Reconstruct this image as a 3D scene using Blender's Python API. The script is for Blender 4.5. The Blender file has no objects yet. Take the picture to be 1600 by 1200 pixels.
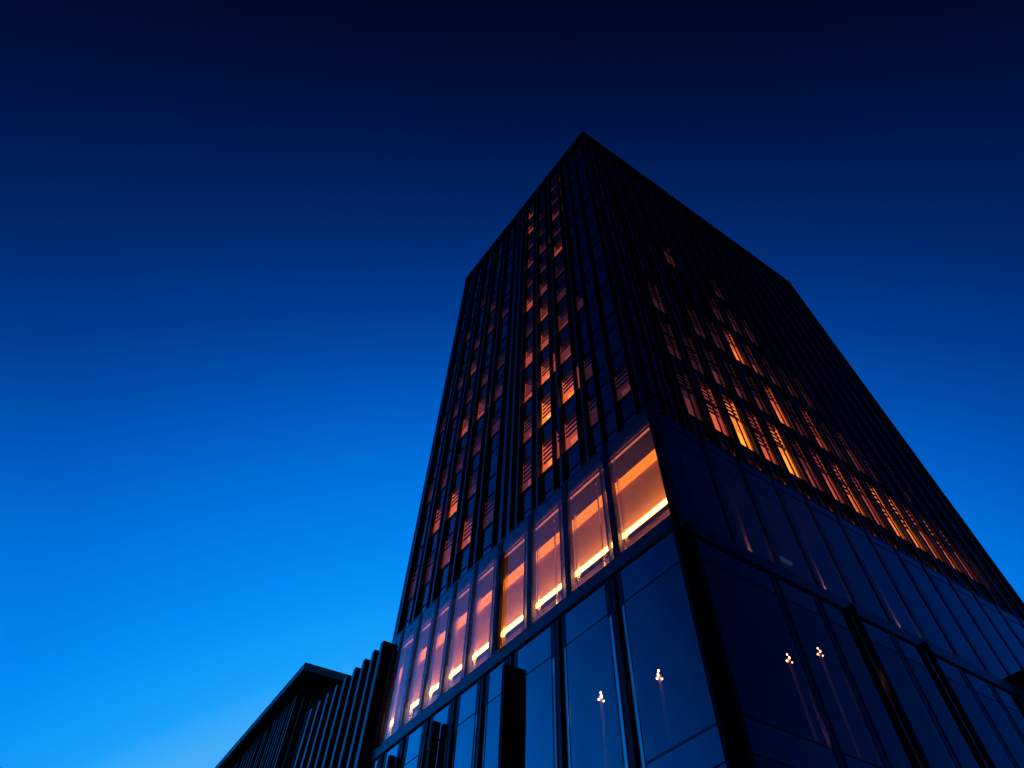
import bpy, math, random
from mathutils import Matrix, Vector

random.seed(7)
scene = bpy.context.scene
COL = scene.collection

# ------------------------------------------------------------------ frame of reference
# facade coordinates: x along the right-hand face, y along the left-hand face, z above
# eye level, all in facade units; K turns a unit into metres, EYE is the eye height
K, EYE = 0.61, 1.6
def W(x, y, z):
    return Vector((x * K, y * K, z * K + EYE))

# ------------------------------------------------------------------ camera
R_ = Vector((0.80186431, -0.59712404, -0.02136597))
U_ = Vector((-0.52155836, -0.71694039, 0.46257255))
F_ = Vector((0.29153131, 0.35977682, 0.88632394))
R_.normalize()
F_.normalize()
U_ = R_.cross(F_)
CX, CY = -25.86694902, -20.92702758
cam = bpy.data.cameras.new("camera")
cam_ob = bpy.data.objects.new("camera", cam)
COL.objects.link(cam_ob)
m = Matrix((R_, U_, -F_)).transposed().to_4x4()
m.translation = W(CX, CY, 0)
cam_ob.matrix_world = m
cam.sensor_fit = 'HORIZONTAL'
cam.sensor_width = 36
cam.lens = 880.5292 / 1600 * 36
cam.shift_x = -58.7584 / 1600
cam.shift_y = -242.9549 / 1600
cam.clip_start = 0.1
cam.clip_end = 3000
scene.camera = cam_ob

# ------------------------------------------------------------------ world: dusk sky
def lin(c):
    c /= 255.0
    return c / 12.92 if c <= 0.04045 else ((c + 0.055) / 1.055) ** 2.4

world = bpy.data.worlds.new("World")
scene.world = world
world.use_nodes = True
nt = world.node_tree
nt.nodes.clear()
n_out = nt.nodes.new('ShaderNodeOutputWorld')
n_bg = nt.nodes.new('ShaderNodeBackground')
n_tc = nt.nodes.new('ShaderNodeTexCoord')
n_nm = nt.nodes.new('ShaderNodeVectorMath'); n_nm.operation = 'NORMALIZE'
n_dt = nt.nodes.new('ShaderNodeVectorMath'); n_dt.operation = 'DOT_PRODUCT'
n_ac = nt.nodes.new('ShaderNodeMath'); n_ac.operation = 'ARCCOSINE'
n_dv = nt.nodes.new('ShaderNodeMath'); n_dv.operation = 'DIVIDE'; n_dv.inputs[1].default_value = math.pi
n_rp = nt.nodes.new('ShaderNodeValToRGB')
SUN_AZ, SUN_EL = math.radians(55), math.radians(-25)     # the sun has set behind the tower
n_dt.inputs[1].default_value = (math.cos(SUN_EL) * math.cos(SUN_AZ), math.cos(SUN_EL) * math.sin(SUN_AZ), math.sin(SUN_EL))
nt.links.new(n_tc.outputs['Generated'], n_nm.inputs[0])
nt.links.new(n_nm.outputs[0], n_dt.inputs[0])
nt.links.new(n_dt.outputs['Value'], n_ac.inputs[0])
nt.links.new(n_ac.outputs[0], n_dv.inputs[0])
nt.links.new(n_dv.outputs[0], n_rp.inputs[0])
# added brightening of unseen sky, put in for the left-hand glass to mirror
n_d2 = nt.nodes.new('ShaderNodeVectorMath'); n_d2.operation = 'DOT_PRODUCT'
LOBE_AZ, LOBE_EL = math.radians(124), math.radians(9)
n_d2.inputs[1].default_value = (math.cos(LOBE_EL) * math.cos(LOBE_AZ), math.cos(LOBE_EL) * math.sin(LOBE_AZ), math.sin(LOBE_EL))
n_a2 = nt.nodes.new('ShaderNodeMath'); n_a2.operation = 'ARCCOSINE'
n_m2 = nt.nodes.new('ShaderNodeMapRange'); n_m2.interpolation_type = 'SMOOTHSTEP'
n_m2.inputs['From Min'].default_value = math.radians(34)
n_m2.inputs['From Max'].default_value = math.radians(6)
n_mx = nt.nodes.new('ShaderNodeMix'); n_mx.data_type = 'RGBA'; n_mx.blend_type = 'MIX'
n_mx.inputs['A'].default_value = (1, 1, 1, 1)
n_mx.inputs['B'].default_value = (1.2, 2.3, 1.65, 1)
n_ml = nt.nodes.new('ShaderNodeVectorMath'); n_ml.operation = 'MULTIPLY'
nt.links.new(n_nm.outputs[0], n_d2.inputs[0])
nt.links.new(n_d2.outputs['Value'], n_a2.inputs[0])
nt.links.new(n_a2.outputs[0], n_m2.inputs['Value'])
nt.links.new(n_m2.outputs[0], n_mx.inputs['Factor'])
nt.links.new(n_rp.outputs[0], n_ml.inputs[0])
nt.links.new(n_mx.outputs['Result'], n_ml.inputs[1])
nt.links.new(n_ml.outputs[0], n_bg.inputs[0])
nt.links.new(n_bg.outputs[0], n_out.inputs[0])
stops = [(30, (120, 190, 250)), (46, (80, 178, 250)), (49, (66, 171, 250)), (51.4, (24, 160, 252)), (53.5, (16, 152, 251)), (56.5, (3, 141, 246)),
         (60, (0, 128, 236)), (64, (0, 114, 222)), (68.5, (0, 97, 203)), (73, (0, 80, 177)), (79, (0, 60, 146)),
         (85, (0, 45, 117)), (91, (0, 33, 94)), (97, (0, 22, 72)), (103, (0, 13, 53)), (109, (0, 8, 40)),
         (120, (0, 6, 30)), (150, (0, 5, 24))]
cr = n_rp.color_ramp
cr.interpolation = 'LINEAR'
while len(cr.elements) < len(stops):
    cr.elements.new(0.5)
for e, (a, c) in zip(cr.elements, stops):
    e.position = a / 180.0
for e, (a, c) in zip(cr.elements, stops):
    e.color = (lin(c[0]), lin(c[1]), lin(c[2]), 1)
n_bg.inputs[1].default_value = 1.0

scene.view_settings.view_transform = 'Standard'
scene.view_settings.look = 'None'
scene.view_settings.exposure = 0
scene.view_settings.gamma = 1
scene.render.engine = 'CYCLES'
scene.cycles.max_bounces = 8
scene.cycles.transparent_max_bounces = 12
scene.cycles.use_denoising = True

# ------------------------------------------------------------------ materials
MATS = {}
def new_mat(name):
    mt = bpy.data.materials.new(name)
    mt.use_nodes = True
    mt.node_tree.nodes.clear()
    MATS[name] = mt
    return mt, mt.node_tree

def metal(name, base, rough=0.4, metallic=0.6, noise=0.25, scale=1.5):
    mt, t = new_mat(name)
    o = t.nodes.new('ShaderNodeOutputMaterial')
    p = t.nodes.new('ShaderNodeBsdfPrincipled')
    tc = t.nodes.new('ShaderNodeTexCoord')
    nz = t.nodes.new('ShaderNodeTexNoise')
    nz.inputs['Scale'].default_value = scale
    nz.inputs['Detail'].default_value = 5
    mr = t.nodes.new('ShaderNodeMapRange')
    mr.inputs['To Min'].default_value = 1 - noise
    mr.inputs['To Max'].default_value = 1 + noise
    mx = t.nodes.new('ShaderNodeVectorMath'); mx.operation = 'SCALE'
    mx.inputs[0].default_value = base
    t.links.new(tc.outputs['Object'], nz.inputs['Vector'])
    t.links.new(nz.outputs['Fac'], mr.inputs['Value'])
    t.links.new(mr.outputs[0], mx.inputs['Scale'])
    t.links.new(mx.outputs[0], p.inputs['Base Color'])
    rr = t.nodes.new('ShaderNodeMapRange')
    rr.inputs['To Min'].default_value = max(0.02, rough - 0.12)
    rr.inputs['To Max'].default_value = rough + 0.12
    t.links.new(nz.outputs['Fac'], rr.inputs['Value'])
    t.links.new(rr.outputs[0], p.inputs['Roughness'])
    p.inputs['Metallic'].default_value = metallic
    t.links.new(p.outputs[0], o.inputs[0])
    return mt

def glass(name, refl, see_through, tint=(0.7, 0.8, 0.9), back=(0.006, 0.009, 0.02), rough=0.015, wobble=0.04, wscale=0.35):
    """coated facade glass: a mirror-like coat over a clear pane or over an opaque back panel"""
    mt, t = new_mat(name)
    o = t.nodes.new('ShaderNodeOutputMaterial')
    mix = t.nodes.new('ShaderNodeMixShader')
    g = t.nodes.new('ShaderNodeBsdfGlossy')
    g.inputs['Roughness'].default_value = rough
    g.inputs['Color'].default_value = (0.95, 0.97, 1, 1)
    if see_through:
        b = t.nodes.new('ShaderNodeBsdfTransparent')
        b.inputs['Color'].default_value = (*tint, 1)
    else:
        b = t.nodes.new('ShaderNodeBsdfDiffuse')
        b.inputs['Color'].default_value = (*back, 1)
    lw = t.nodes.new('ShaderNodeLayerWeight')
    lw.inputs['Blend'].default_value = 0.25
    mr = t.nodes.new('ShaderNodeMapRange')
    mr.inputs['To Min'].default_value = refl
    mr.inputs['To Max'].default_value = min(1, refl + 0.35)
    tc = t.nodes.new('ShaderNodeTexCoord')
    nz = t.nodes.new('ShaderNodeTexNoise')
    nz.inputs['Scale'].default_value = wscale
    nz.inputs['Detail'].default_value = 1
    bp = t.nodes.new('ShaderNodeBump')
    bp.inputs['Strength'].default_value = wobble
    bp.inputs['Distance'].default_value = 0.5
    t.links.new(tc.outputs['Object'], nz.inputs['Vector'])
    t.links.new(nz.outputs['Fac'], bp.inputs['Height'])
    t.links.new(bp.outputs[0], g.inputs['Normal'])
    t.links.new(lw.outputs['Fresnel'], mr.inputs['Value'])
    geo = t.nodes.new('ShaderNodeNewGeometry')           # the coat is on the outer face of the pane only
    inv = t.nodes.new('ShaderNodeMath'); inv.operation = 'SUBTRACT'; inv.inputs[0].default_value = 1
    mul = t.nodes.new('ShaderNodeMath'); mul.operation = 'MULTIPLY'
    t.links.new(geo.outputs['Backfacing'], inv.inputs[1])
    t.links.new(mr.outputs[0], mul.inputs[0])
    t.links.new(inv.outputs[0], mul.inputs[1])
    t.links.new(mul.outputs[0], mix.inputs[0])
    t.links.new(b.outputs[0], mix.inputs[1])
    t.links.new(g.outputs[0], mix.inputs[2])
    t.links.new(mix.outputs[0], o.inputs[0])
    return mt

def matte(name, col, noise=0.15, scale=2.0, rough=0.8):
    return metal(name, col, rough, 0.0, noise, scale)

def lamp(name, col, strength):
    mt, t = new_mat(name)
    o = t.nodes.new('ShaderNodeOutputMaterial')
    e = t.nodes.new('ShaderNodeEmission')
    e.inputs['Color'].default_value = (*[lin(c) for c in col], 1)
    e.inputs['Strength'].default_value = strength * (.74 if name.startswith('room_light') else 1)
    t.links.new(e.outputs[0], o.inputs[0])
    return mt

metal('fin_metal', (0.018, 0.019, 0.022), 0.45, 0.2)
metal('fin_cap', (0.42, 0.44, 0.48), 0.16, 0.95, 0.12)
metal('black_metal', (0.006, 0.006, 0.007), 0.7, 0.0)
metal('frame_metal', (0.2, 0.22, 0.25), 0.3, 0.8)
metal('dark_frame', (0.10, 0.11, 0.14), 0.3, 0.7)
metal('pale_metal', (0.8, 0.83, 0.87), 0.14, 1.0, 0.06)
metal('louvre_metal', (0.3, 0.33, 0.37), 0.32, 0.8)
metal('roof_metal', (0.06, 0.065, 0.08), 0.4, 0.4)
matte('ceiling_paint', (0.62, 0.5, 0.42))
matte('dark_interior', (0.03, 0.03, 0.035))
matte('room_paint', (0.35, 0.28, 0.24))
matte('bulkhead_paint', (0.10, 0.10, 0.12))
matte('dark_ceiling_paint', (0.02, 0.022, 0.03))
matte('warm_wall_paint', (0.74, 0.5, 0.4))
matte('blind_fabric', (0.05, 0.045, 0.05))
matte('pole_paint', (0.75, 0.6, 0.52))
matte('asphalt', (0.05, 0.05, 0.052), 0.4, 6)
matte('paving', (0.22, 0.21, 0.2), 0.3, 3)
matte('ground_soil', (0.08, 0.08, 0.075), 0.3, 0.5)
matte('road_paint', (0.75, 0.75, 0.72), 0.1)
glass('vision_glass', 0.74, True)
metal('reveal_metal', (0.5, 0.53, 0.56), 0.2, 0.95, 0.1)
glass('dim_mirror_glass', 0.27, True)  # same glass as the left face; weaker mirror imitates a darker reflection
glass('right_band_glass', 0.42, True)  # mirror weakened here too, standing in for darker surroundings on this side
glass('lit_band_glass', 0.48, True, tint=(0.85, 0.85, 0.9), wobble=0.02)
glass('spandrel_glass', 0.80, False, rough=0.04)
glass('dark_spandrel_glass', 0.36, False, rough=0.05)
glass('tower_glass', 0.24, True, tint=(0.85, 0.82, 0.85), wobble=0.02, wscale=0.6)
glass('tower_spandrel', 0.62, False, rough=0.08, wobble=0.06, wscale=0.8)
lamp('led_strip', (255, 154, 62), 50.0)
lamp('lit_edge_glow', (255, 130, 85), 1.5)  # no lamp: interior light on the head frame, given as glow
lamp('cove_light', (255, 122, 32), 3.3)
lamp('bulb', (255, 135, 80), 24.0)
lamp('strong_bulb', (255, 140, 85), 170.0)
lamp('pole_uplight', (255, 140, 105), 130.0)
lamp('white_bulb', (235, 240, 220), 3.0)
lamp('pale_panel', (110, 130, 150), 0.22)
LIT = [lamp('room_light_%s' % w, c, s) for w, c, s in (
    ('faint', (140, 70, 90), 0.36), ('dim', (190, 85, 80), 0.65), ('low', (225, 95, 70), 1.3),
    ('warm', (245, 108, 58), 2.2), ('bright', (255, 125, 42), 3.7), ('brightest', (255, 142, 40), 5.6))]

# ------------------------------------------------------------------ mesh builder
class MB:
    def __init__(s):
        s.v, s.f, s.mi, s.mats = [], [], [], []
    def m(s, mat):
        mt = MATS[mat] if isinstance(mat, str) else mat
        if mt not in s.mats:
            s.mats.append(mt)
        return s.mats.index(mt)
    def quad(s, pts, mat):
        b = len(s.v)
        s.v += [tuple(p) for p in pts]
        s.f.append(tuple(range(b, b + len(pts))))
        s.mi.append(s.m(mat))
        return s
    def box(s, x0, x1, y0, y1, z0, z1, mat, skip=''):
        x0, x1 = sorted((x0, x1)); y0, y1 = sorted((y0, y1)); z0, z1 = sorted((z0, z1))
        b = len(s.v)
        s.v += [(x, y, z) for z in (z0, z1) for y in (y0, y1) for x in (x0, x1)]
        F = {'b': (0, 2, 3, 1), 't': (4, 5, 7, 6), 's': (0, 1, 5, 4), 'n': (2, 6, 7, 3), 'w': (0, 4, 6, 2), 'e': (1, 3, 7, 5)}
        k = s.m(mat)
        for n, f in F.items():
            if n not in skip:
                s.f.append(tuple(b + i for i in f)); s.mi.append(k)
        return s
    def cyl(s, x, y, z0, z1, r0, r1, mat, n=12):
        b = len(s.v)
        for z, r in ((z0, r0), (z1, r1)):
            s.v += [(x + r * math.cos(2 * math.pi * i / n), y + r * math.sin(2 * math.pi * i / n), z) for i in range(n)]
        k = s.m(mat)
        for i in range(n):
            j = (i + 1) % n
            s.f.append((b + i, b + j, b + n + j, b + n + i)); s.mi.append(k)
        s.f.append(tuple(b + i for i in reversed(range(n)))); s.mi.append(k)
        s.f.append(tuple(b + n + i for i in range(n))); s.mi.append(k)
        return s
    def ball(s, x, y, z, r, mat, n=10, h=6):
        b = len(s.v)
        k = s.m(mat)
        for i in range(h + 1):
            a = math.pi * i / h
            for j in range(n):
                c = 2 * math.pi * j / n
                s.v.append((x + r * math.sin(a) * math.cos(c), y + r * math.sin(a) * math.sin(c), z + r * math.cos(a)))
        for i in range(h):
            for j in range(n):
                jn = (j + 1) % n
                s.f.append((b + i * n + j, b + (i + 1) * n + j, b + (i + 1) * n + jn, b + i * n + jn)); s.mi.append(k)
        return s
    def build(s, name, parent=None, world=True):
        me = bpy.data.meshes.new(name)
        off = Vector((0, 0, 0))
        if world:
            p = parent
            while p is not None:
                off = off + p.location; p = p.parent
            me.from_pydata([W(*v) - off for v in s.v], [], s.f)
        else:                                   # already in metres, local to the parent
            me.from_pydata(s.v, [], s.f)
        for mt in s.mats:
            me.materials.append(mt)
        for pl, k in zip(me.polygons, s.mi):
            pl.material_index = k
        me.update()
        o = bpy.data.objects.new(name, me)
        COL.objects.link(o)
        if parent is not None:
            o.parent = parent
        return o

def thing(name, loc, label, cat, group=None, rz=0):
    o = bpy.data.objects.new(name, None)
    o.empty_display_size = 0.5
    COL.objects.link(o)
    o.location = loc
    o.rotation_euler = (0, 0, rz)
    tag(o, label, cat, group)
    return o
def tag(o, label, cat, group=None):
    o['label'] = label; o['category'] = cat
    if group: o['group'] = group
    return o

GZ = -EYE / K                                     # the ground in facade units
HP, HT, WL, WR = 31.85, 100.5, 39.6, 56.5         # podium top, tower top, face widths

# ------------------------------------------------------------------ ground, road, pavement
def structure(o):
    o['kind'] = 'structure'; return o
g = MB(); g.quad([(-2500, -2500, GZ - .26), (2500, -2500, GZ - .26), (2500, 2500, GZ - .26), (-2500, 2500, GZ - .26)], 'ground_soil')
structure(g.build('ground'))
g = MB(); g.box(-34, 95, -30, 110, GZ - .25, GZ - .01, 'paving')
structure(g.build('pavement'))
g = MB()
g.quad([(-56, -200, GZ - .245), (-34.4, -200, GZ - .245), (-34.4, 200, GZ - .245), (-56, 200, GZ - .245)], 'asphalt')
for i in range(-16, 17):
    g.quad([(-45.2, i * 12, GZ - .238), (-44.9, i * 12, GZ - .238), (-44.9, i * 12 + 5, GZ - .238), (-45.2, i * 12 + 5, GZ - .238)], 'road_paint')
structure(g.build('road'))

# ------------------------------------------------------------------ the office tower
tower = thing('office_tower', W(WR / 2, WL / 2, GZ), 'tall dark office tower with glazed podium, vertical fins and scattered lit orange windows', 'building')

# facade A = left face (runs along y, looks to -x), facade B = right face (runs along x, looks to -y)
class Face:
    def __init__(s, side, inset=0): s.side = side; s.i = inset
    def box(s, mb, a0, a1, d0, d1, z0, z1, mat, skip=''):
        """a along the face, d depth: positive into the building, negative outwards"""
        d0 += s.i; d1 += s.i
        if s.side == 'L': mb.box(d0, d1, a0, a1, z0, z1, mat, skip)
        else: mb.box(a0, a1, d0, d1, z0, z1, mat, skip)
    def wall(s, mb, a0, a1, d, z0, z1, mat):
        d += s.i
        if s.side == 'L': mb.quad([(d, a0, z0), (d, a0, z1), (d, a1, z1), (d, a1, z0)], mat)
        else: mb.quad([(a0, d, z0), (a1, d, z0), (a1, d, z1), (a0, d, z1)], mat)
    def flat(s, mb, a0, a1, d0, d1, z, mat):       # horizontal sheet facing down
        d0 += s.i; d1 += s.i
        if s.side == 'L': mb.quad([(d0, a0, z), (d0, a1, z), (d1, a1, z), (d1, a0, z)], mat)
        else: mb.quad([(a0, d0, z), (a0, d1, z), (a1, d1, z), (a1, d0, z)], mat)
    def cross(s, mb, a, d0, d1, z0, z1, mat):      # upright sheet square to the face
        d0 += s.i; d1 += s.i
        if s.side == 'L': mb.quad([(d0, a, z0), (d1, a, z0), (d1, a, z1), (d0, a, z1)], mat)
        else: mb.quad([(a, d0, z0), (a, d1, z0), (a, d1, z1), (a, d0, z1)], mat)
FL, FR, PL, PR = Face('L', .42), Face('R', .42), Face('L'), Face('R')   # shaft faces, podium faces

# core of the shaft and its roof
c = MB(); c.box(6, WR - 1, 6, WL - 1, HP + .1, HT - 1.4, 'dark_interior')
c.build('core', tower)
c = MB(); c.box(.5, WR - .3, .5, WL - .3, HT - 1.15, HT - .9, 'roof_metal')
c.build('roof', tower)
c = MB()
c.box(-.05, .5, -.05, WL + .05, HT - .95, HT, 'black_metal'); c.box(.5, WR + .05, -.05, .5, HT - .95, HT, 'black_metal')
c.box(WR - .3, WR + .05, .5, WL + .05, HT - .95, HT, 'black_metal'); c.box(.5, WR - .3, WL - .3, WL + .05, HT - .95, HT, 'black_metal')
c.build('parapet', tower)
c = MB(); c.box(WR - .06, WR, .0, WL, HP, HT - 1.2, 'tower_spandrel'); c.box(0, WR - .07, WL - .06, WL, HP, HT - 1.2, 'tower_spandrel')
c.build('rear_wall', tower)

# --- bays -----------------------------------------------------------------------------
LA = [3.54, 7.31, 10.88, 14.44, 17.66, 24.4, 28.3, 32.1, 35.6, 38.9]      # left face: fin pairs
LB = [1.5, 5.75, 8.6, 12.35, 15.62, 21.9, 25.9, 29.7, 33.4, 36.8]
RA = [4.4 + 3.13 * i for i in range(17)]
RB = [2.5] + [a + 1.0 for a in RA[:-1]]
LSILL = [35.4 + 5.7 * i for i in range(-1, 11)]
RSILL = [34.7 + 7.73 * i for i in range(-1, 9)]
LWH, RWH = 3.5, 6.3
TOPZ = HT - .95

fins = MB
def fin(face, a0, a1, d, z0=HP + .0, z1=TOPZ, mat='fin_metal', name='fin'):
    mb = MB()
    face.box(mb, a0, a1, -d + .015, .03, z0, z1, mat)
    face.box(mb, a0 + .02, a1 - .02, -d, -d + .014, z0, z1 - .02, 'fin_cap')
    return mb.build(name, tower)
for a in LA: fin(FL, a, a + .3, .36)
for b in LB: fin(FL, b - .16, b, .30)
for a0, a1 in ((18.75, 19.25), (20.0, 20.55)): fin(FL, a0, a1, .41, name='pilaster')
fin(FL, WL - .3, WL, .40)
for i, a in enumerate(RA): fin(FR, a, a + .18, .26)
for b in RB: fin(FR, b - .12, b, .2)
for a, b in zip(RA, RB): fin(FR, (a + b) / 2 - .04, (a + b) / 2 + .04, .12)
fin(FR, WR - .25, WR, .40)
for face, a0, a1 in ((FL, 17.97, 21.1), (FL, 39.21, WL - .02), (FR, RA[-1] + .21, WR - .02)):
    mb = MB(); face.box(mb, a0, a1, .06, .19, HP + .03, TOPZ - .02, 'black_metal'); mb.build('recess_panel', tower)
mb = MB(); mb.box(.0, .9, .0, .46, HP + .03, TOPZ, 'fin_metal')
mb.build('corner_pier', tower)

# --- the spandrels: one wall per face with ledges and louvre lines --------------------
def spandrels(face, width, sills, wh, a_lo):
    mb = MB()
    cuts = ((a_lo, 17.96), (21.11, 39.2)) if face is FL else ((a_lo, RA[-1] + .2),)
    z = HP
    edges = []
    for s in sills:
        if s > z: edges.append((z, s))
        z = max(z, s + wh)
    edges.append((z, TOPZ))
    for z0, z1 in edges:
        if z1 - z0 < .05: continue
        for c0, c1 in cuts: face.box(mb, c0, c1, .05, .2, z0, z1, 'tower_spandrel')
        n = 5
        for k in range(1, n):
            zz = z0 + (z1 - z0) * k / n
            for c0, c1 in cuts: face.box(mb, c0, c1, .035, .052, zz - .025, zz + .025, 'dark_frame')
        for c0, c1 in cuts: face.box(mb, c0, c1, -.04, .054, z1 - .14, z1, 'dark_frame')
    return mb.build('spandrel_wall', tower)
spandrels(FL, WL, LSILL, LWH, 0.3)
spandrels(FR, WR, RSILL, RWH, .9)

# --- windows ---------------------------------------------------------------------------
def room(mb, face, a0, a1, z0, z1, lit, deep, parts):
    """a shallow glowing space: curtain bands with light fall-off stepped into their glow, side reveals, ceiling"""
    zc = z1 - .02
    z = z0 + .02
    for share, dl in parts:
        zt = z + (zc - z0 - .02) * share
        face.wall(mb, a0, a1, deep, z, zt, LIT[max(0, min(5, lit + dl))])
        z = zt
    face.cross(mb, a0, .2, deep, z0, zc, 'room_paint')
    face.cross(mb, a1, .2, deep, z0, zc, LIT[max(0, lit - 1)])  # far reveal made to glow, standing in for room light on it
    face.flat(mb, a0, a1, .2, deep, z0 + .02, 'bulkhead_paint')
    face.flat(mb, a0, a1, .2, deep, zc, 'room_paint')
def frame_of(mb, face, a0, a1, z0, z1):
    face.box(mb, a0, a0 + .07, -.02, .16, z0, z1, 'dark_frame')
    face.box(mb, a1 - .07, a1, -.02, .16, z0, z1, 'dark_frame')
    face.box(mb, a0 + .07, a1 - .07, -.02, .16, z1 - .08, z1, 'dark_frame')
    face.box(mb, a0 + .07, a1 - .07, -.02, .16, z0, z0 + .08, 'dark_frame')
    if z1 - z0 > 5: face.box(mb, a0 + .07, a1 - .07, -.02, .055, z0 + 3.4, z0 + 3.5, 'dark_frame')
def blind_of(mb, face, a0, a1, z0, z1, drop):
    n = max(3, int((z1 - z0) * (drop + .25) / .5))
    for k in range(n):
        zz = z1 - .1 - k * .5
        face.box(mb, a0 + .1, a1 - .1, .2, .26, zz - .22, zz, 'blind_fabric')

jobs = []        # (face, a0, a1, z0, z1, lit or None, blind drop, segs, deep)
def addwin(face, a0, a1, z0, z1, lit, drop):
    z0 = max(z0, HP + .02)
    if z1 - z0 < .3: return
    jobs.append((face, a0, a1, z0, min(z1, TOPZ - .05), lit, drop))

# brightness of the rooms, bay by bay from the corner, floor by floor from the podium; '.' dark
LMAP = {  # wide windows of the left face (first entry: the floor cut by the podium roof)
    0: '.1..........', 1: '.00.0.......', 2: '.34221130210', 3: '.4543321211.', 4: '.22331312133',
    5: '.0.010.0....', 6: '.31130.01...', 7: '.2413021.1..', 8: '.030.10.0...', 9: '.0.0.0......'}
RMAP = {
    0: '..........', 1: '0100......', 2: '330.......', 3: '3510.0....', 4: '3310......', 5: '35140.....',
    6: '324210....', 7: '33110.....', 8: '3431......', 9: '3310......', 10: '252.......', 11: '350.......', 12: '24........',
    13: '340.......', 14: '23........', 15: '11........', 16: '0.........'}
for i in range(10):
    for k, s in enumerate(LSILL):
        ch = LMAP[i][k]
        addwin(FL, LB[i] + .02, LA[i] - .02, s, s + LWH, None if ch == '.' else int(ch), random.choice((.25, .4, .5)))
        # the narrow pane beside each wide one
        b0 = (LA[i - 1] + .34) if i not in (0, 5) else LB[i] - .75
        ch2 = ch if random.random() < .45 and i != 5 else '.'
        addwin(FL, b0, LB[i] - .2, s, s + LWH, None if ch2 == '.' else max(0, int(ch2) - 1), .3)
for i in range(17):
    lo = RB[i] + .02
    for k, s in enumerate(RSILL):
        ch = RMAP[i][k]
        addwin(FR, lo, RA[i] - .02, s, s + RWH, None if ch == '.' else int(ch), random.choice((.2, .3, .42, .5)))
        b0 = RA[i - 1] + .22 if i else .6
        ch2 = ch if random.random() < .4 else '.'
        addwin(FR, b0, RB[i] - .18, s, s + RWH, None if ch2 == '.' else max(0, int(ch2) - 1), .3)

eye = W(CX, CY, 0)
def seen_size(j):
    face, a0, a1, z0, z1, lit, drop = j
    am, zm = (a0 + a1) / 2, (z0 + z1) / 2
    p = W(0, am, zm) if face is FL else W(am, 0, zm)
    d = p - eye
    n = Vector((1, 0, 0)) if face is FL else Vector((0, 1, 0))
    return (a1 - a0) * (z1 - z0) * abs(d.normalized().dot(n)) / (p - eye).length_squared * (4 if lit is not None else 1)
jobs.sort(key=seen_size, reverse=True)
rest = MB()
for n, (face, a0, a1, z0, z1, lit, drop) in enumerate(jobs):
    segs, deep = (((.55, 0), (.45, -1)), .85) if face is FL else (random.choice((((.46, 0), (.26, -1), (.28, -2)), ((.5, 0), (.5, -1)), ((.4, 0), (.3, -1), (.3, -1)))), .6)  # curtain glow steps down with height, imitating light falling off
    if n < 99:
        fr = MB(); frame_of(fr, face, a0, a1, z0, z1)
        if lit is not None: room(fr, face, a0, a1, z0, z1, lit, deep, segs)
        win = fr.build('window', tower)
        if lit is not None: win['label'] = 'lit window glowing orange'
        pn = MB(); face.box(pn, a0 + .07, a1 - .07, .06, .1, z0 + .08, z1 - .08, 'tower_glass' if lit is not None else 'tower_spandrel')
        pn.build('pane', win)
        if lit is not None and a1 - a0 > .9:
            bl = MB(); blind_of(bl, face, a0, a1, z0, z1, drop); bl.build('blind', win)
    else:
        frame_of(rest, face, a0, a1, z0, z1)
        if lit is not None:
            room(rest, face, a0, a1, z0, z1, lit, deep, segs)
            blind_of(rest, face, a0, a1, z0, z1, drop)
            face.box(rest, a0 + .07, a1 - .07, .06, .1, z0 + .08, z1 - .08, 'tower_glass')
        else:
            face.box(rest, a0 + .07, a1 - .07, .06, .1, z0 + .08, z1 - .08, 'tower_spandrel')
o = rest.build('window', tower); o['kind'] = 'stuff'

# ------------------------------------------------------------------ podium: upper band
BZ0, BZ1, BC = 22.95, 31.85, 30.5          # band bottom, top, ceiling
c = MB(); c.box(.25, WR - .25, .25, WL - .25, HP - .45, HP - .05, 'roof_metal')
c.box(0, .22, 0, WL, HP - .02, HP + .02, 'dark_frame'); c.box(.22, WR, 0, .22, HP - .02, HP + .02, 'dark_frame')
c.build('podium_roof', tower)
c = MB(); c.box(-.075, -.002, -.17, WL, HP - .035, HP + .06, 'reveal_metal'); c.box(-.001, WR, -.075, -.002, HP - .035, HP + .06, 'frame_metal')
c.build('coping', tower)
c = MB(); c.box(.16, WR - .3, .16, WL - .3, BZ0 - .9, BZ0 - .1, 'dark_interior'); c.build('floor_slab', tower)
# the lit gallery behind the left band: washed wall, cove, bulkhead ceiling, end walls
c = MB(); c.box(2.3, 2.6, .36, 37.9, BZ0 - .1, BC + .3, 'warm_wall_paint'); c.build('gallery_wall', tower)
c = MB(); c.box(.25, 2.28, .36, 37.9, BC, BC + .3, 'dark_ceiling_paint'); c.build('ceiling', tower)
c = MB(); c.box(.25, 2.28, .36, 37.9, BZ0 - .098, BZ0 + .02, 'bulkhead_paint'); c.build('gallery_floor', tower)
for y0 in (.19, 37.92):
    c = MB(); c.box(.115, 2.6, y0, y0 + .16, BZ0 - .098, BC + .5, 'dark_interior'); c.build('end_wall', tower)
c = MB(); c.box(2.24, 2.29, .4, 37.85, 26.35, 26.43, 'ceiling_paint'); c.build('ledge', tower)
c = MB(); c.box(3.0, WR - .3, 9, 9.3, BZ0 - .1, BC + .55, 'dark_interior'); c.build('interior_wall', tower)
c = MB(); c.box(3.0, WR - .3, 1.3, 8.98, BC + .3, BC + .6, 'bulkhead_paint'); c.build('ceiling', tower)
# backing above the ceiling line, seen through the head of the glass
c = MB(); c.box(.12, .2, .3, WL - .1, BC + .1, BZ1 - .03, 'room_paint'); c.box(.3, WR - .1, .12, .2, BC + .5, BZ1 - .03, 'bulkhead_paint')
c.build('head_panel', tower)

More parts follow.
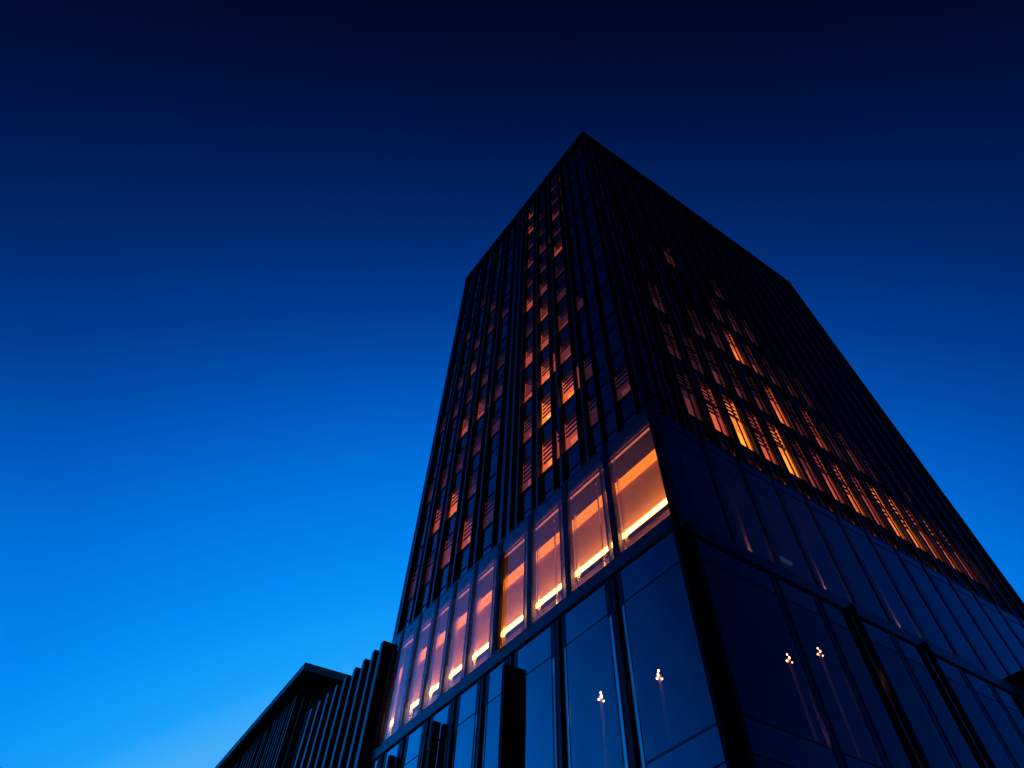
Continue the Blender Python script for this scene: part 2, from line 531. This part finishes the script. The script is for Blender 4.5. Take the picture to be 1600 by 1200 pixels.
LM = [5.34, 10.58, 15.34, 19.95, 23.9, 27.4, 30.6, 33.8, 37.3]
edges = [0.12] + LM + [WL - .05]
for a0, a1 in zip(edges[:-1], edges[1:]):
    c = MB(); c.box(-.03, .03, a0 + .02, a1 - .02, BZ0, BZ1 - .04, 'lit_band_glass'); c.build('glass_panel', tower)
for i, a in enumerate(LM):
    w = .32 if i < 4 else .22
    c = MB()
    c.box(-.12, .3, a - w, a + w, BZ0 + .002, BZ1 - .05, 'dark_frame')
    c.box(-.05, .25, a + w + .42, a + w + .56, BZ0 + .004, BC, 'dark_frame')
    c.box(-.07, -.045, a + w + .44, a + w + .54, BZ0 + .01, BC - .1, 'pale_metal')
    c.box(.1, .35, a - w - .5, a - w - .4, BZ0 + .004, BC, 'pale_metal')
    c.build('mullion', tower)
for a in (19.2, 37.9):
    c = MB(); c.box(-.36, -.1, a - .14, a + .34, BZ0 + .02, BC - .1, 'black_metal'); c.build('vent_flap', tower)
for a0, a1 in zip(edges[:-1], edges[1:]):
    am = (a0 + a1) / 2
    c = MB(); c.box(-.1, -.032, am - .07, am + .07, 31.05, 31.3, 'pale_metal'); c.build('glass_clamp', tower)
for a in (7.4, 12.9, 25.7, 32.2):
    c = MB(); c.box(.6, .72, a - .06, a + .06, BZ0 + .03, BC, 'pale_metal'); c.build('interior_post', tower)

RM = [1.4 + 4.12 * i for i in range(1, 14)]
edges = [.12] + RM + [WR - .05]
for a0, a1 in zip(edges[:-1], edges[1:]):
    c = MB(); c.box(a0 + .02, a1 - .02, -.03, .03, BZ0, BZ1 - .04, 'right_band_glass'); c.build('glass_panel', tower)
for a in RM:
    c = MB(); c.box(a - .14, a + .14, -.1, .3, BZ0 + .002, BZ1 - .05, 'dark_frame')
    c.box(a + .5, a + .58, -.04, .2, BZ0 + .004, BZ1 - .8, 'dark_frame')
    c.build('mullion', tower)
c = MB(); c.box(.7, WR, -.06, -.032, BZ1 - .9, BZ1 - .8, 'dark_frame'); c.build('transom', tower)
c = MB(); c.box(-.16, .11, -.16, .11, BZ0 - .1, BZ1 + .03, 'black_metal'); c.box(.12, .7, -.1, .1, BZ0 - .05, BZ1, 'dark_frame')
c.build('corner_post', tower)

# spandrel ledge between the two storeys
c = MB()
c.box(-.1, .3, .1, WL, 22.12, BZ0 - .02, 'frame_metal'); c.box(.3, WR, -.1, .3, 22.12, BZ0 - .02, 'frame_metal')
c.box(-.13, .3, .1, WL, 22.0, 22.118, 'black_metal'); c.box(.3, WR, -.13, .3, 22.0, 22.118, 'black_metal')
c.build('spandrel_band', tower)

# ------------------------------------------------------------------ podium: lower storeys
LZ = [(12.4, 20.0), (GZ, 11.0)]
LLM = [6.1, 12.0, 17.6, 21.2, 25.2, 29.2, 33.0, 36.6]
edges = [.25] + LLM + [WL - .1]
for n, (a0, a1) in enumerate(zip(edges[:-1], edges[1:])):
    w = .62 if n in (0, 1, 2) else .42
    b0, b1 = a0 + (.0 if n == 0 else .87), a1 - .76
    for nm, d0, d1, z0, z1, mt in (('glass_panel', -.03, .03, 12.45, 20.0, 'vision_glass'), ('glass_panel', -.03, .03, GZ + .1, 11.0, 'vision_glass'),
                                   ('spandrel_panel', -.02, .04, 20.06, 21.98, 'spandrel_glass'), ('spandrel_panel', -.02, .04, 11.06, 12.36, 'spandrel_glass'),
                                   ('transom', -.045, .06, 20.0, 20.06, 'black_metal'), ('transom', -.06, .06, 12.36, 12.45, 'frame_metal'), ('transom', -.045, .06, 11.0, 11.06, 'black_metal')):
        c = MB(); c.box(d0, d1, b0, b1, z0, z1, mt); c.build(nm, tower)
for a in LLM:
    c = MB()
    c.box(-.06, .2, a - .12, a + .38, GZ, 21.98, 'dark_frame')
    c.box(-.16, .2, a - .2, a - .12, GZ, 21.98, 'black_metal')
    c.box(-.1, .2, a + .38, a + .46, GZ, 21.98, 'dark_frame')
    c.box(-.06, .15, a + .46, a + .86, 19.9, 21.97, 'dark_frame')
    c.quad([(-.07, a + .46, GZ), (-.07, a + .46, 19.9), (.02, a + .86, 19.9), (.02, a + .86, GZ)], 'reveal_metal')
    c.quad([(-.07, a + .46, 19.9), (.1, a + .46, 19.9), (.1, a + .86, 19.9), (.02, a + .86, 19.9)], 'dark_frame')
    c.quad([(-.075, a - .75, GZ), (-.075, a - .75, 19.9), (.02, a - .21, 19.9), (.02, a - .21, GZ)], 'reveal_metal')
    c.quad([(-.075, a - .75, GZ), (.1, a - .75, GZ), (.1, a - .75, 19.9), (-.075, a - .75, 19.9)], 'dark_frame')
    c.quad([(-.075, a - .75, 19.9), (.1, a - .75, 19.9), (.1, a - .21, 19.9), (.02, a - .21, 19.9)], 'dark_frame')
    c.box(-.05, .15, a - .76, a - .2, 19.9, 21.97, 'dark_frame')
    c.build('mullion', tower)
RLM = [8.5, 12.8, 17.0, 21.0, 25.6, 29.4, 33.3, 37.4, 41.4, 45.4, 49.4, 53.4]
edges = [1.1] + RLM + [WR - .1]
for n, (a0, a1) in enumerate(zip(edges[:-1], edges[1:])):
    b0, b1 = a0 + .5, a1 - .3
    for nm, d0, d1, z0, z1, mt in (('glass_panel', -.03, .03, 13.0, 20.6, 'dim_mirror_glass'), ('glass_panel', -.03, .03, GZ + .1, 11.5, 'dim_mirror_glass'),
                                   ('spandrel_panel', -.02, .04, 20.66, 21.98, 'dark_spandrel_glass'), ('spandrel_panel', -.02, .04, 11.56, 12.94, 'dark_spandrel_glass'),
                                   ('transom', -.035, .06, 20.6, 20.66, 'black_metal'), ('transom', -.035, .06, 12.94, 13.0, 'black_metal'), ('transom', -.035, .06, 11.5, 11.56, 'black_metal')):
        c = MB(); c.box(b0, b1, d0, d1, z0, z1, mt); c.build(nm, tower)
for a in RLM:
    c = MB()
    c.box(a - .3, a + .2, -.06, .2, GZ, 21.98, 'dark_frame'); c.box(a + .2, a + .3, -.08, .2, GZ, 21.98, 'black_metal')
    c.box(a + .3, a + .5, -.05, .2, GZ, 21.97, 'dark_frame')
    c.build('mullion', tower)
c = MB()
c.box(-.14, .14, .0, .25, GZ, 22.6, 'black_metal'); c.box(.14, 1.0, -.07, .2, GZ, 22.1, 'dark_frame'); c.box(1.0, 1.6, -.05, .2, GZ, 21.98, 'dark_frame')
c.build('corner_post', tower)
# dark rooms behind the lower glass
for x0, x1, y0, y1, z0, z1 in ((9, 9.3, 9.31, WL - .5, GZ, 22), (9, WR - .5, 9, 9.3, GZ, 22)):
    c = MB(); c.box(x0, x1, y0, y1, z0, z1, 'dark_interior'); c.build('interior_wall', tower)
for x0, x1, y0, y1 in ((.3, 8.98, 9, WL - .5), (.3, WR - .5, .3, 8.98)):
    c = MB(); c.box(x0, x1, y0, y1, 12.0, 12.3, 'dark_interior'); c.build('floor_slab', tower)
# projecting blades
def blade(face, a, d, z1, t=.35):
    c = MB()
    face.box(c, a, a + t, -d, -.14, GZ, z1, 'black_metal')
    face.box(c, a - .03, a, -d + .06, -d + .3, GZ, z1 - .06, 'dark_frame')
    face.box(c, a - .02, a, -.24, -.15, GZ, z1 - .06, 'frame_metal')
    return c.build('blade_fin', tower)
for a, d in ((17.0, .95), (26.85, .74), (33.7, .70)): blade(PL, a, d, 21.0)
blade(PL, 38.6, .66, 21.0)
for a, d in ((.62, .5), (16.3, .5), (24.8, .45)): blade(PR, a, d, 22.4)
c = MB(); c.box(WR - .1, WR, 0, WL, GZ, HP - .1, 'spandrel_glass'); c.box(0, WR - .11, WL - .1, WL, GZ, HP - .1, 'spandrel_glass')
c.build('rear_wall', tower)

# ------------------------------------------------------------------ lamps and added glow inside the podium
c = MB(); c.box(1.80, 1.96, .4, 37.85, 25.58, 25.82, 'led_strip')
o = c.build('strip_light'); tag(o, 'long glowing yellow strip light along the gallery wall behind the upper podium glass', 'strip light')
c = MB(); c.box(1.9, 2.29, .41, 37.84, 25.5, 25.57, 'dark_frame'); c.build('added_light_shield', o)  # shield added under the strip to keep its light off the wall below
c = MB(); c.box(2.1, 2.28, .4, 37.85, 29.62, 30.42, 'cove_light')
o = c.build('cove_light'); tag(o, 'broad orange cove light panel high on the gallery wall behind the podium glass', 'cove light')
c = MB(); c.box(.26, .34, .6, 37.5, BC - .16, BC - .03, 'lit_edge_glow')  # glowing strip added to imitate interior light on the head frame's edge
o = c.build('glowing_edge'); tag(o, 'thin pink orange glowing strip imitating light on the frame edge at the head of the upper podium glass', 'glowing edge')

def pole_lamp(x, y, z, label, length=7.5, white=False, group='lamps seen through the lower podium glass'):
    t = thing('pole_lamp', W(x, y, z - length), label, 'lamp', group)
    c = MB(); c.cyl(x, y, z - length, z - .05, .10, .10, 'pole_paint'); c.build('pole', t)
    c = MB(); c.cyl(x, y, z - .05, z, .16, .2, 'dark_frame'); c.build('head', t)
    bm = 'strong_bulb' if y > 3 else 'bulb'
    for k in range(5):
        a = k * math.pi / 2 + .4 + .3 * (int(z * 7) % 3)
        rr = .15 if k < 4 else 0
        c = MB(); c.ball(x + rr * math.cos(a), y + rr * math.sin(a), z + ((.03, -.12, -.02, -.2, .22)[k]), .04 + .012 * (k % 3), bm); c.build('bulb', t)
    return t
def through(px, py, plane, depth):
    """the point at a given depth behind a facade on the sight line of a photo pixel"""
    d = F_ + R_ * ((px - 858.7584) / 880.5292) - U_ * ((py - 357.0451) / 880.5292)
    t = (depth - CX) / d.x if plane == 'L' else (depth - CY) / d.y
    return CX + t * d.x, CY + t * d.y, t * d.z
pole_lamp(*through(939, 1089, 'L', 1.4), 'warm bulb cluster on a pole behind the second glass bay left of the corner')
pole_lamp(*through(1030, 1055, 'L', 1.4), 'warm bulb cluster on a pole in the glass bay just left of the corner')
pole_lamp(*through(1232, 1029, 'R', 1.4), 'warm bulb cluster on a pole right of the corner, left one of the pair')
pole_lamp(*through(1280, 1019, 'R', 1.4), 'warm bulb cluster on a pole right of the corner, right one of the pair')
for px, py, lb in ((1178, 1154, 'small white ceiling spotlight low beside the dark corner post'), (1275, 1174, 'small white ceiling spotlight low under the pair of pole lamps')):
    x, y, z = through(px, py, 'R', .9)
    c = MB(); c.cyl(x, y, z, z + .3, .1, .13, 'pale_metal')
    o = c.build('spotlight'); tag(o, lb, 'spotlight', 'white spotlights low behind the glass')
    c = MB(); c.ball(x, y, z - .05, .075, 'white_bulb'); c.build('bulb', o)
    c = MB(); c.cyl(x, y, z + .3, z + .8, .03, .03, 'pale_metal', 8); c.build('stem', o)
for n, (px, py, lb) in enumerate(((1172, 853, 'slim column lit pink from below, nearest to the corner on the right face'),
                       (1289, 915, 'slim column lit pink from below, between two others on the right face'),
                       (1403, 970, 'slim column lit pink from below, farthest from the corner on the right face'))):
    x, y, z = through(px, py, 'R', .5)
    t = thing('lit_column', W(x, y, BZ0 - .08), lb, 'column', 'uplit columns behind the right podium band')
    c = MB(); c.box(x - .2, x + .2, y + .1, y + .3, BZ0 - .08, BC + .3, 'pole_paint'); c.build('shaft', t)
    c = MB(); c.box(x - .12, x + .12, y - .25, y + .0, BZ0 - .08, BZ0 + .0, 'pole_uplight'); c.build('uplight', t)
x, y, z = through(1227, 878, 'R', 1.0)
c = MB(); c.box(x - .7, x + .7, y - .12, y + .12, z, z + .2, 'pale_panel')
o = c.build('light_box'); tag(o, 'small pale oblong light box low behind the right podium band', 'light box')
c = MB(); c.box(x - .55, x - .5, y - .03, y + .03, z + .2, BC + .3, 'pale_metal'); c.box(x + .5, x + .55, y - .03, y + .03, z + .2, BC + .3, 'pale_metal'); c.build('hanger', o)

# ------------------------------------------------------------------ canopy at the right edge
cn = thing('canopy', W(45, -1.4, GZ), 'black projecting canopy frame standing out from the right face near the picture edge', 'canopy')
c = MB(); c.box(43.2, 47.0, -2.5, -.12, 24.5, 25.5, 'black_metal'); c.build('roof', cn)
c = MB(); c.box(43.2, 43.6, -2.5, -2.1, GZ, 24.49, 'black_metal'); c.build('post', cn)
c = MB(); c.box(46.6, 47.0, -2.5, -2.1, GZ, 24.49, 'black_metal'); c.build('post', cn)

# ------------------------------------------------------------------ louvred annex on the left
ax = thing('louvred_annex', W(8, 50, GZ), 'lower building left of the tower clad in deep dark vertical louvre fins', 'building')
AT = 31.7
c = MB(); c.box(.0, 16, 40.4, 58.2, GZ, AT - .5, 'spandrel_glass'); c.build('wall', ax)
c = MB(); c.box(-.82, 16, 39.72, 40.35, GZ, AT + .05, 'black_metal'); c.box(-.86, -.822, 39.74, 40.33, GZ, AT + .03, 'louvre_metal'); c.build('end_wall', ax)
c = MB(); c.box(-.1, 16, 40.36, 58.2, AT - .48, AT - .2, 'roof_metal'); c.build('roof', ax)
y = 41.6
k = 0
while y < 57.8:
    c = MB(); c.box(-.8, -.02, y, y + .5, GZ, AT - .02 * (k % 2), 'black_metal'); c.box(-.84, -.802, y + .02, y + .5, GZ, AT - .1, 'louvre_metal')
    c.build('fin', ax)
    y += 2.05; k += 1

# ------------------------------------------------------------------ building with overhanging roof
rb = thing('roofed_building', W(-.8, 64, GZ), 'farther dark building with a flat overhanging roof and thin upright fins, at the far left', 'building', rz=math.radians(-3))
RT = (39.15 - GZ) * K
def LB_(mb, w0, w1, l0, l1, z0, z1, mat):
    mb.box(w0 * K, w1 * K, l0 * K, l1 * K, z0, z1, mat)
c = MB(); LB_(c, 0, 22, 0, 70, RT - .5, RT, 'roof_metal'); LB_(c, .2, 21.8, .2, 69.8, RT - .62, RT - .502, 'black_metal'); c.build('roof', rb, world=False)
c = MB(); LB_(c, 1.5, 20, 3.4, 67, 0, RT - .63, 'black_metal'); c.build('wall', rb, world=False)
l = 3.5
while l < 66:
    c = MB(); LB_(c, 1.12, 1.48, l, l + .16, 0, RT - 1.1, 'black_metal'); LB_(c, 1.09, 1.118, l, l + .13, 0, RT - 1.3, 'louvre_metal'); c.build('fin', rb, world=False)
    l += random.choice((1.1, 1.5, 2.3))
w = 1.9
while w < 14:
    c = MB(); LB_(c, w, w + .14, 3.0, 3.38, 0, RT - 1.1, 'black_metal'); LB_(c, w - .026, w - .002, 3.0, 3.3, 0, RT - 1.3, 'louvre_metal'); c.build('fin', rb, world=False)
    w += random.choice((1.0, 1.4))
